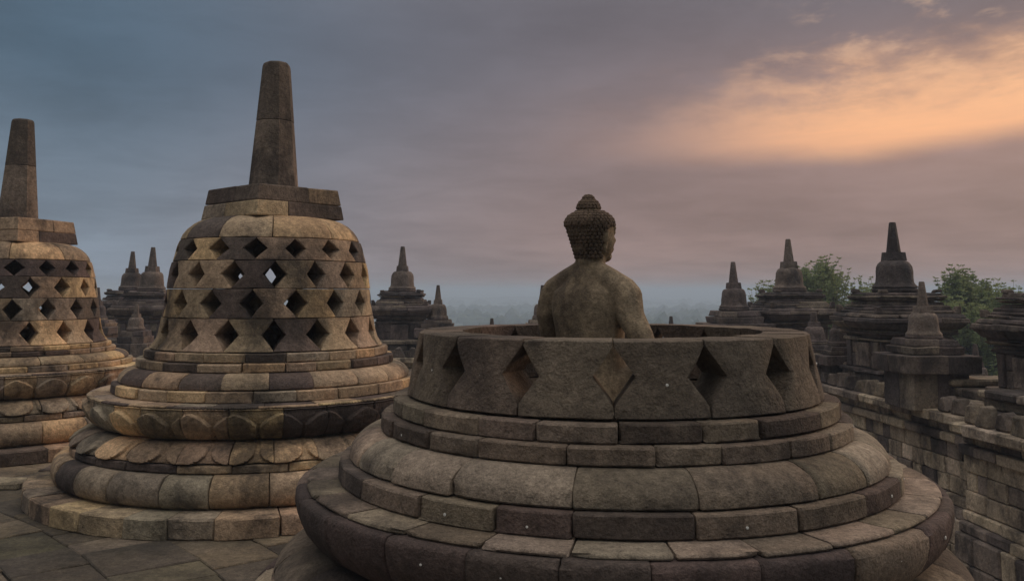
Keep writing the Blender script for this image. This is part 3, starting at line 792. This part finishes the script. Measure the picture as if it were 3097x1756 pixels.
def bell_parts(root, zb, s, rng, mat, r_fl=0.48, tip=1.0):
    """solid bell, square block and pinnacle; s scales heights and radii"""
    q = s * r_fl / 0.48
    c = pick(FT[:3], rng)
    lathe('lotus_ring', [(0.46 * q, zb - 0.10 * s), (0.50 * q, zb - 0.07 * s), (0.50 * q, zb - 0.03 * s), (0.46 * q, zb)], mat, root, pick(FT, rng), 28, 30)
    V = [(0.475, 0.001), (0.485, 0.025), (0.465, 0.06), (0.432, 0.09), (0.415, 0.14), (0.405, 0.25), (0.395, 0.38), (0.382, 0.48), (0.350, 0.56), (0.300, 0.605), (0.20, 0.63)]
    b = lathe('bell', [(r * q * (1 + rng.uniform(-.012, .012)), zb + z * s) for r, z in V], mat, root, c, 28, 35)
    me = b.data
    for v in me.vertices: v.co = njit(*v.co, 6 / s, 0.014 * s, rng.random() * 0 + zb)
    hb = empty('crown_block', parent=root)
    fr = lambda u, v, w: (u * (0.205 - 0.02 * (w - zb - .62 * s) / (.2 * s)) * q, v * (0.205 - 0.02 * (w - zb - .62 * s) / (.2 * s)) * q, w)
    for u0, u1 in ((-1, -.02), (.02, 1)):
        o = box_stone('stone', fr, (u0, -1, zb + .62 * s), (u1, 1, zb + .82 * s), mat, hb, c, rng, ch=0.015, jit=0.008)
    k_ = tip; lathe('pinnacle', [(0.158 * q, zb + .818 * s), ((0.158 - 0.082 * k_) * q, zb + (.818 + .662 * k_) * s), ((0.146 - 0.082 * k_) * q, zb + (.843 + .662 * k_) * s)], mat, root, tuple(k * .8 for k in c), 8, 20, 0.2)
TOWER = [('body_course', 0.0, 0.38, 1.80, 1.78, 3), ('plinth_slab', 0.38, 0.47, 1.92, 1.88, 3), ('body_course', 0.47, 0.78, 1.60, 1.60, 3), ('body_course', 0.78, 1.08, 1.60, 1.60, 3),
         ('neck_course', 1.08, 1.15, 1.74, 1.72, 2), ('neck_course', 1.15, 1.22, 1.62, 1.66, 2), ('neck_course', 1.22, 1.29, 1.80, 1.92, 3), ('neck_course', 1.29, 1.35, 1.80, 1.84, 2),
         ('cornice_course', 1.35, 1.50, 1.90, 2.16, 3), ('cornice_course', 1.50, 1.61, 2.20, 2.18, 3), ('cornice_course', 1.61, 1.70, 2.10, 1.98, 3),
         ('roof_course', 1.70, 1.76, 1.84, 1.82, 2), ('roof_course', 1.76, 1.83, 1.70, 1.66, 2), ('roof_course', 1.83, 1.89, 1.64, 1.60, 2), ('roof_course', 1.89, 1.96, 1.46, 1.40, 2),
         ('upper_cornice_course', 1.96, 2.03, 1.40, 1.56, 2), ('upper_cornice_course', 2.03, 2.09, 1.58, 1.57, 2), ('upper_cornice_course', 2.09, 2.16, 1.46, 1.38, 2)]
def tower(label, x, y, rz, seed, s=1.0, dz=0.0):
    rng = random.Random(seed)
    root = empty('niche_tower', (x, y, WTOP + dz), rz); tag(root, label, 'tower', 'niche towers along the balustrade')
    for nm, z0, z1, s0, s1, sp in TOWER:
        square_course(nm, root, z0 * s, z1 * s, s0 * s, s1 * s, rng, M_FAR, sp)
    for zc, half, hs in ((1.71, 0.95, 1.0), (2.16, 0.67, 0.5)):
        for k in range(4):
            a = R(45 + 90 * k); px, py = half * math.sqrt(2) * .93 * math.cos(a) * s, half * math.sqrt(2) * .93 * math.sin(a) * s
            hgt = rng.uniform(0.10, 0.17) * s * hs
            o = box_stone('antefix', lambda u, v, w, px=px, py=py, a=a: (px + u * (1 - .5 * w / .2) + 0.03 * math.cos(a) * w / .1, py + v * (1 - .5 * w / .2) + 0.03 * math.sin(a) * w / .1, zc * s + w), (-.085 * s, -.085 * s, -.005), (.085 * s, .085 * s, hgt), M_FAR, root, pick(FT, rng), rng, ch=.015, jit=.01)
    for k in range(4):      # raised panel with a sill on each face of the body
        a = R(90 * k); ca, sa = math.cos(a), math.sin(a)
        fp = lambda u, v, w, ca=ca, sa=sa: ((v * ca - u * sa) * s, (v * sa + u * ca) * s, w * s)
        box_stone('panel', fp, (-.30, .70, .50), (.30, .845, 1.04), M_FAR, root, tuple(q * 1.5 for q in pick(FT, rng)), rng, ch=.02, jit=.008)
        for q in (-1, 1): box_stone('pilaster', fp, (q * .62 - .09, .70, .475), (q * .62 + .09, .852, 1.075), M_FAR, root, pick(FT, rng), rng, ch=.015, jit=.008)
    bell_parts(root, 2.26 * s, s, rng, M_FAR)
    return root
def small_stupa(label, x, y, rz, zfoot, zbell, s, seed, ped=True):
    rng = random.Random(seed)
    root = empty('small_stupa', (x, y, zfoot), rz); tag(root, label, 'stupa', 'small solid stupas along the balustrade')
    h = zbell - zfoot - 0.10 * s
    if ped:
        w = 1.10 * s / .69
        zs = [0, h * .52, h * .78, h * .90, h]
        for i, (a, b) in enumerate(((1.12, 1.10), (1.40, 1.42), (1.0, 1.04), (0.92, 0.86))):
            square_course(('pedestal_course', 'pedestal_slab', 'step_course', 'step_course')[i], root, zs[i], zs[i + 1], a * w / 1.1, b * w / 1.1, rng, M_FAR, 2)
    bell_parts(root, h + 0.10 * s, s, rng, M_FAR, tip={312: 0.55, 305: 0.8, 313: 0.7, 310: 0.85}.get(seed, 1.0))
    return root
wa = math.atan2(WDIR.y, WDIR.x)
def tw(label, u, Y, seed, **k):
    tower(label, (u - 1548.5) / 2634.12 * Y / 1.0, Y, wa if u > 2000 else math.atan2(W2D.y, W2D.x), seed, **k)
tw('dark niche tower behind a small stupa on the balustrade, bushy green tree beyond', 2702, 20.0, 201)
tw('dark niche tower with bell top between the small stupa and a spiky green tree', 2384, 26.5, 202)
tw('nearest niche tower standing on the projecting balustrade bay, mostly out of view', 3214, 15.3, 203)
tw('lone niche tower with upturned cornice corners between the whole stupa and the open ring', 1218, 31.0, 204)
tw('niche tower with paler bell, the right one of the close pair between the whole stupas', 463, 31.5, 205)
tw('niche tower with darker bell, the left one of the close pair between the whole stupas', 402, 36.0, 206, dz=0.05)
def ss(label, u, Y, zfoot, zbell, s, seed, **k):
    small_stupa(label, (u - 1548.5) / 2634.12 * Y, Y, wa if u > 2000 else math.atan2(W2D.y, W2D.x), zfoot, zbell, s, seed, **k)
ss('small weathered stupa on a thick pedestal slab in front of the dark niche tower', 2783, 17.2, WTOP - .05, -0.86, 0.69, 301)
ss('slim bell stupa on a plain block beside the spiky tree tower', 2216, 26.0, WTOP - .05, -0.50, 0.90, 302)
ss('small bell stupa just right of the lone niche tower', 1326, 30.4, WTOP - .05, -0.92, 0.74, 303)
ss('small bell stupa half hidden behind the left shoulder of the statue', 1640, 30.4, WTOP - .05, -0.92, 0.74, 304)
ss('low pale stupa in front of the close pair of niche towers', 420, 27.5, -3.0, -1.18, 0.56, 305)
ss('small stupa peeping out left of the close pair of niche towers', 302, 34.0, WTOP - .05, -1.05, 0.78, 306)
ss('small stupa partly hidden behind the left corner of the dark niche tower', 2622, 23.6, WTOP - .05, -1.08, 0.72, 310)
ss('small stupa standing between the spiky tree tower and the dark niche tower', 2530, 21.5, WTOP - .05, -1.28, 0.60, 311)
ss('small stupa on the recessed wall in front of the spiky tree tower', 2455, 22.5, WTOP - .05, -1.30, 0.62, 312)
ss('dark stupa with only its pinnacle clear against the green trees', 2935, 24.0, -4.2, -2.5, 0.70, 307)
ss('small stupa with just its stub showing over the open ring by the lone niche tower', 1488, 31.5, WTOP - .3, -2.1, 0.74, 308)
ss('small stupa with just its stub showing over the open ring by the statue arm', 2026, 30.0, WTOP - .3, -1.98, 0.74, 309)

# ------------------------------------------------------------------ lower terrace, hill, valley
def slab():
    V = [(-45, -25), (wpt(8, -1.6).x + 0.3, -25), (wpt(8, -1.6).x, 8), (wpt(29, -2.0).x, 32.6), (-45, 34.0)]
    n = len(V)
    VV = [(x, y, LOW) for x, y in V] + [(x, y, -15.0) for x, y in V]
    F = [tuple(range(n)), tuple(range(2 * n - 1, n - 1, -1))] + [(k, k + n, (k + 1) % n + n, (k + 1) % n) for k in range(n)]
    o = mesh_obj('lower_terrace', VV, F, M_PAVE, None, (0.26, 0.215, 0.165), 0); structure(o); fix_normals(o)
slab()
VZ = -32.0
def gh(x, y):
    r = math.hypot(x, y - 5)
    t = max(0.0, min(1.0, (r - 50) / 140)); t = t * t * (3 - 2 * t)
    return -13.5 + (VZ + 13.5) * t + 0.8 * noise.noise(Vector((x * .03, y * .03, 0))) * (1 if r > 45 else 0)
def ground():
    rs = [0, 20, 40, 50, 60, 75, 90, 110, 130, 160, 200, 280, 400, 600, 900, 1400, 2200, 3500, 5500, 8000]
    n = 72; V = [(0, 5, gh(0, 5))]; F = []
    for r in rs[1:]:
        for k in range(n):
            a = 2 * math.pi * k / n; x, y = r * math.cos(a), 5 + r * math.sin(a); V.append((x, y, gh(x, y)))
    for k in range(n): F.append((0, 1 + k, 1 + (k + 1) % n))
    for i in range(len(rs) - 2):
        b0 = 1 + i * n; b1 = b0 + n
        for k in range(n): F.append((b0 + k, b1 + k, b1 + (k + 1) % n, b0 + (k + 1) % n))
    structure(mesh_obj('ground', V, F, M_GROUND, None, None, 60))
ground()
def hill_range(name, dist, a0, a1, base, amp, seed, fr=6.0):
    n = 220; V = []; F = []
    for k in range(n + 1):
        t = k / n; a = R(a0 + (a1 - a0) * t)
        h = base + amp * (0.55 * noise.noise(Vector((t * fr, seed, 0))) + 0.3 * noise.noise(Vector((t * fr * 3.1, seed, 4))) + 0.12 * noise.noise(Vector((t * fr * 11, seed, 7))))
        for q, (dd, zz) in enumerate(((0, VZ - 2), (0.05, VZ + (h - VZ) * .55), (0.10, h), (0.16, VZ + (h - VZ) * .6), (0.22, VZ - 2))):
            d = dist * (1 + dd); V.append((d * math.sin(a), d * math.cos(a), zz))
    for k in range(n):
        for q in range(4): b = k * 5 + q; F.append((b, b + 5, b + 6, b + 1))
    structure(mesh_obj(name, V, F, M_HILL, None, None, 60))
hill_range('hills', 1250, -60, 60, -25.5, 11, 5.7, 14.0)
hill_range('hills', 2200, -60, 60, -21, 14, 7.3, 9.0)
hill_range('hills', 3600, -60, 60, -16, 16, 2.2)
hill_range('hills', 5600, -60, 60, -6, 15, 9.1, 5.0)
def forest():
    rng = random.Random(90); V = []; F = []
    ico = [(0, 0, 1)] + [(math.cos(R(72 * k)) * .85, math.sin(R(72 * k)) * .85, .45) for k in range(5)] + [(math.cos(R(72 * k + 36)), math.sin(R(72 * k + 36)), -.3) for k in range(5)]
    fi = [(0, 1 + k, 1 + (k + 1) % 5) for k in range(5)] + [(1 + k, 6 + k, 1 + (k + 1) % 5) for k in range(5)] + [(6 + k, 6 + (k + 1) % 5, 1 + (k + 1) % 5) for k in range(5)]
    for i in range(5200):
        d = 260 * (12.0 ** rng.random()); a = R(rng.uniform(-42, 42))
        if noise.noise(Vector((d * math.sin(a) * .004, d * math.cos(a) * .0022, 3))) < -0.02 and d > 420: continue
        x, y = d * math.sin(a), d * math.cos(a); g = gh(x, y)
        w = rng.uniform(3.5, 8.5) * (1 + d / 2600); h = rng.uniform(6, 15)
        b = len(V)
        for p in ico:
            j = 1 + rng.uniform(-.25, .25); V.append((x + p[0] * w * j, y + p[1] * w * j, g + h * .45 + p[2] * h * .55 * j))
        F += [tuple(b + q for q in f) for f in fi]
    o = mesh_obj('forest', V, F, M_FOREST, None, None, 0)
    tag(o, 'misty tree canopy covering the valley floor far below', 'forest', kind='stuff')
forest()

# ------------------------------------------------------------------ trees behind the balustrade
def tree(label, u, vtop, Y, spread, depth_low, seed, n_twigs=260, spiky=1.0, name='garden_tree'):
    rng = random.Random(seed)
    top = at_depth(u, vtop, Y); x, y = top.x, top.y; g = gh(x, y) - 0.1
    root = empty(name, (x, y, g)); tag(root, label, 'tree', 'trees beyond the balustrade')
    H = top.z - g
    def tube(V, F, pts, n=7):
        b = len(V)
        for i, (p, r) in enumerate(pts):
            d = (Vector(pts[min(i + 1, len(pts) - 1)][0]) - Vector(pts[max(i - 1, 0)][0])).normalized(); q = d.to_track_quat('Z', 'Y')
            for k in range(n): V.append(Vector(p) + q @ Vector((r * math.cos(6.283 * k / n), r * math.sin(6.283 * k / n), 0)))
        for i in range(len(pts) - 1):
            for k in range(n): F.append((b + i * n + k, b + i * n + (k + 1) % n, b + (i + 1) * n + (k + 1) % n, b + (i + 1) * n + k))
    V = []; F = []
    tube(V, F, [((0, 0, 0), 0.32), ((0.1, 0, H * .25), 0.25), ((-.1, .1, H * .5), 0.19), ((0, 0, H * .72), 0.12), ((0.05, 0, H * .94), 0.03)])
    LV = []; LF = []
    limbs = []
    for k in range(16):
        z0 = H * rng.uniform(.28, .8); a = rng.uniform(0, 6.28); L = spread * rng.uniform(.5, 1.0) * (1.15 - .55 * (z0 / H))
        e = Vector((math.cos(a) * L, math.sin(a) * L, z0 + L * rng.uniform(.35, .8)))
        e.z = min(e.z, H * .95)
        mid = Vector((math.cos(a) * L * .5, math.sin(a) * L * .5, z0 + (e.z - z0) * .35))
        tube(V, F, [((0, 0, z0), .09), (mid, .06), (e, .02)], 5); limbs.append((Vector((0, 0, z0)), mid, e))
    limbs.append((Vector((0, 0, H * .6)), Vector((0, 0, H * .8)), Vector((0.05, 0, H * .96))))
    def leaf(p, d, L, w):
        s = d.orthogonal().normalized(); s.rotate(__import__('mathutils').Quaternion(d, rng.uniform(0, 6.28)))
        b = len(LV); LV.extend((p, p + d * L * .5 + s * w, p + d * L, p + d * L * .5 - s * w)); LF.append((b, b + 1, b + 2, b + 3))
    for k in range(n_twigs):
        A, B, C = rng.choice(limbs); t = rng.uniform(.35, 1)
        p = (A * (1 - t) ** 2 + B * 2 * t * (1 - t) + C * t * t)
        p = p + Vector((rng.gauss(0, .38), rng.gauss(0, .38), rng.gauss(0, .25)))
        L = rng.uniform(.6, 1.7) * spiky
        d = Vector((rng.gauss(0, .16), rng.gauss(0, .16), 1)).normalized()
        r_ = math.hypot(p.x, p.y) / spread
        lim = H * (1.0 - 0.10 * r_) - (0.0 if k % 9 == 0 else rng.uniform(.1, 1.6))      # ragged top with single leaders
        tip = p + d * L
        if tip.z > lim: tip.z = lim; p.z = min(p.z, lim - .5 * L)
        tube(V, F, [(p, .018), (tip, .006)], 3)
        nw = rng.randint(4, 6)
        for j in range(nw):      # small whorls of leaves up the twig
            c = p.lerp(tip, (j + 1) / nw)
            for q in range(rng.randint(7, 10)):
                a = rng.uniform(0, 6.28); dd = Vector((math.cos(a), math.sin(a), rng.uniform(-.1, .9))).normalized()
                leaf(c, dd, rng.uniform(.14, .30) * (1.15 - .45 * j / nw), rng.uniform(.025, .05))
    # dense lower foliage
    for k in range(int(n_twigs * depth_low)):
        r = spread * math.sqrt(rng.random()); a = rng.uniform(0, 6.28); zz = H * rng.uniform(.30, .70)
        c = Vector((r * math.cos(a), r * math.sin(a), zz - r * .18))
        for q in range(26):
            dd = Vector((rng.gauss(0, 1), rng.gauss(0, 1), rng.gauss(0, 1))).normalized()
            leaf(c + dd * rng.uniform(0, .5), (dd + Vector((0, 0, -.3))).normalized(), rng.uniform(.18, .36), rng.uniform(.05, .09))
    mesh_obj('trunk', V, F, M_BARK, root, None, 60)
    mesh_obj('crown', LV, LF, M_LEAF, root, None, 0)
tree('spiky green tree with upright twigs beside the far right-hand niche tower', 2490, 772, 52, 4.9, 4.5, 401, 1900, 1.6)
tree('bushy green tree with fine twigs right of the dark niche tower', 2890, 800, 48, 6.2, 6.5, 402, 2300, 1.3)
tree('lower green tree filling the gap behind the dark pinnacle', 2960, 905, 44, 4.6, 6.0, 403, 700, 0.7)
tree('low leafy tree showing between the two niche towers', 2560, 900, 50, 3.4, 5.0, 404, 600, 0.8)
tree('green tree behind the nearest niche tower', 3090, 915, 46, 4.2, 5.0, 405, 600, 0.8)

# ------------------------------------------------------------------ haze over the valley
def haze():
    z0, z1, h = VZ - 4.0, 9.0, 8200.0
    V = [(-h, -h, z0), (h, -h, z0), (h, h, z0), (-h, h, z0), (-h, -h, z1), (h, -h, z1), (h, h, z1), (-h, h, z1)]
    F = [(0, 3, 2, 1), (4, 5, 6, 7), (0, 1, 5, 4), (1, 2, 6, 5), (2, 3, 7, 6), (3, 0, 4, 7)]
    mt = bpy.data.materials.new('haze_air'); mt.use_nodes = True; nt = mt.node_tree; nt.nodes.clear()
    out = nt.nodes.new('ShaderNodeOutputMaterial'); pv = nt.nodes.new('ShaderNodeVolumePrincipled')
    pv.inputs['Color'].default_value = (0.67, 0.81, 1.0, 1); pv.inputs['Density'].default_value = 0.0012; pv.inputs['Anisotropy'].default_value = 0.1
    nt.links.new(pv.outputs[0], out.inputs['Volume'])
    o = mesh_obj('haze', V, F, mt, None, None, 0); tag(o, 'thin blue morning mist lying over the valley', 'haze', kind='stuff')
haze()
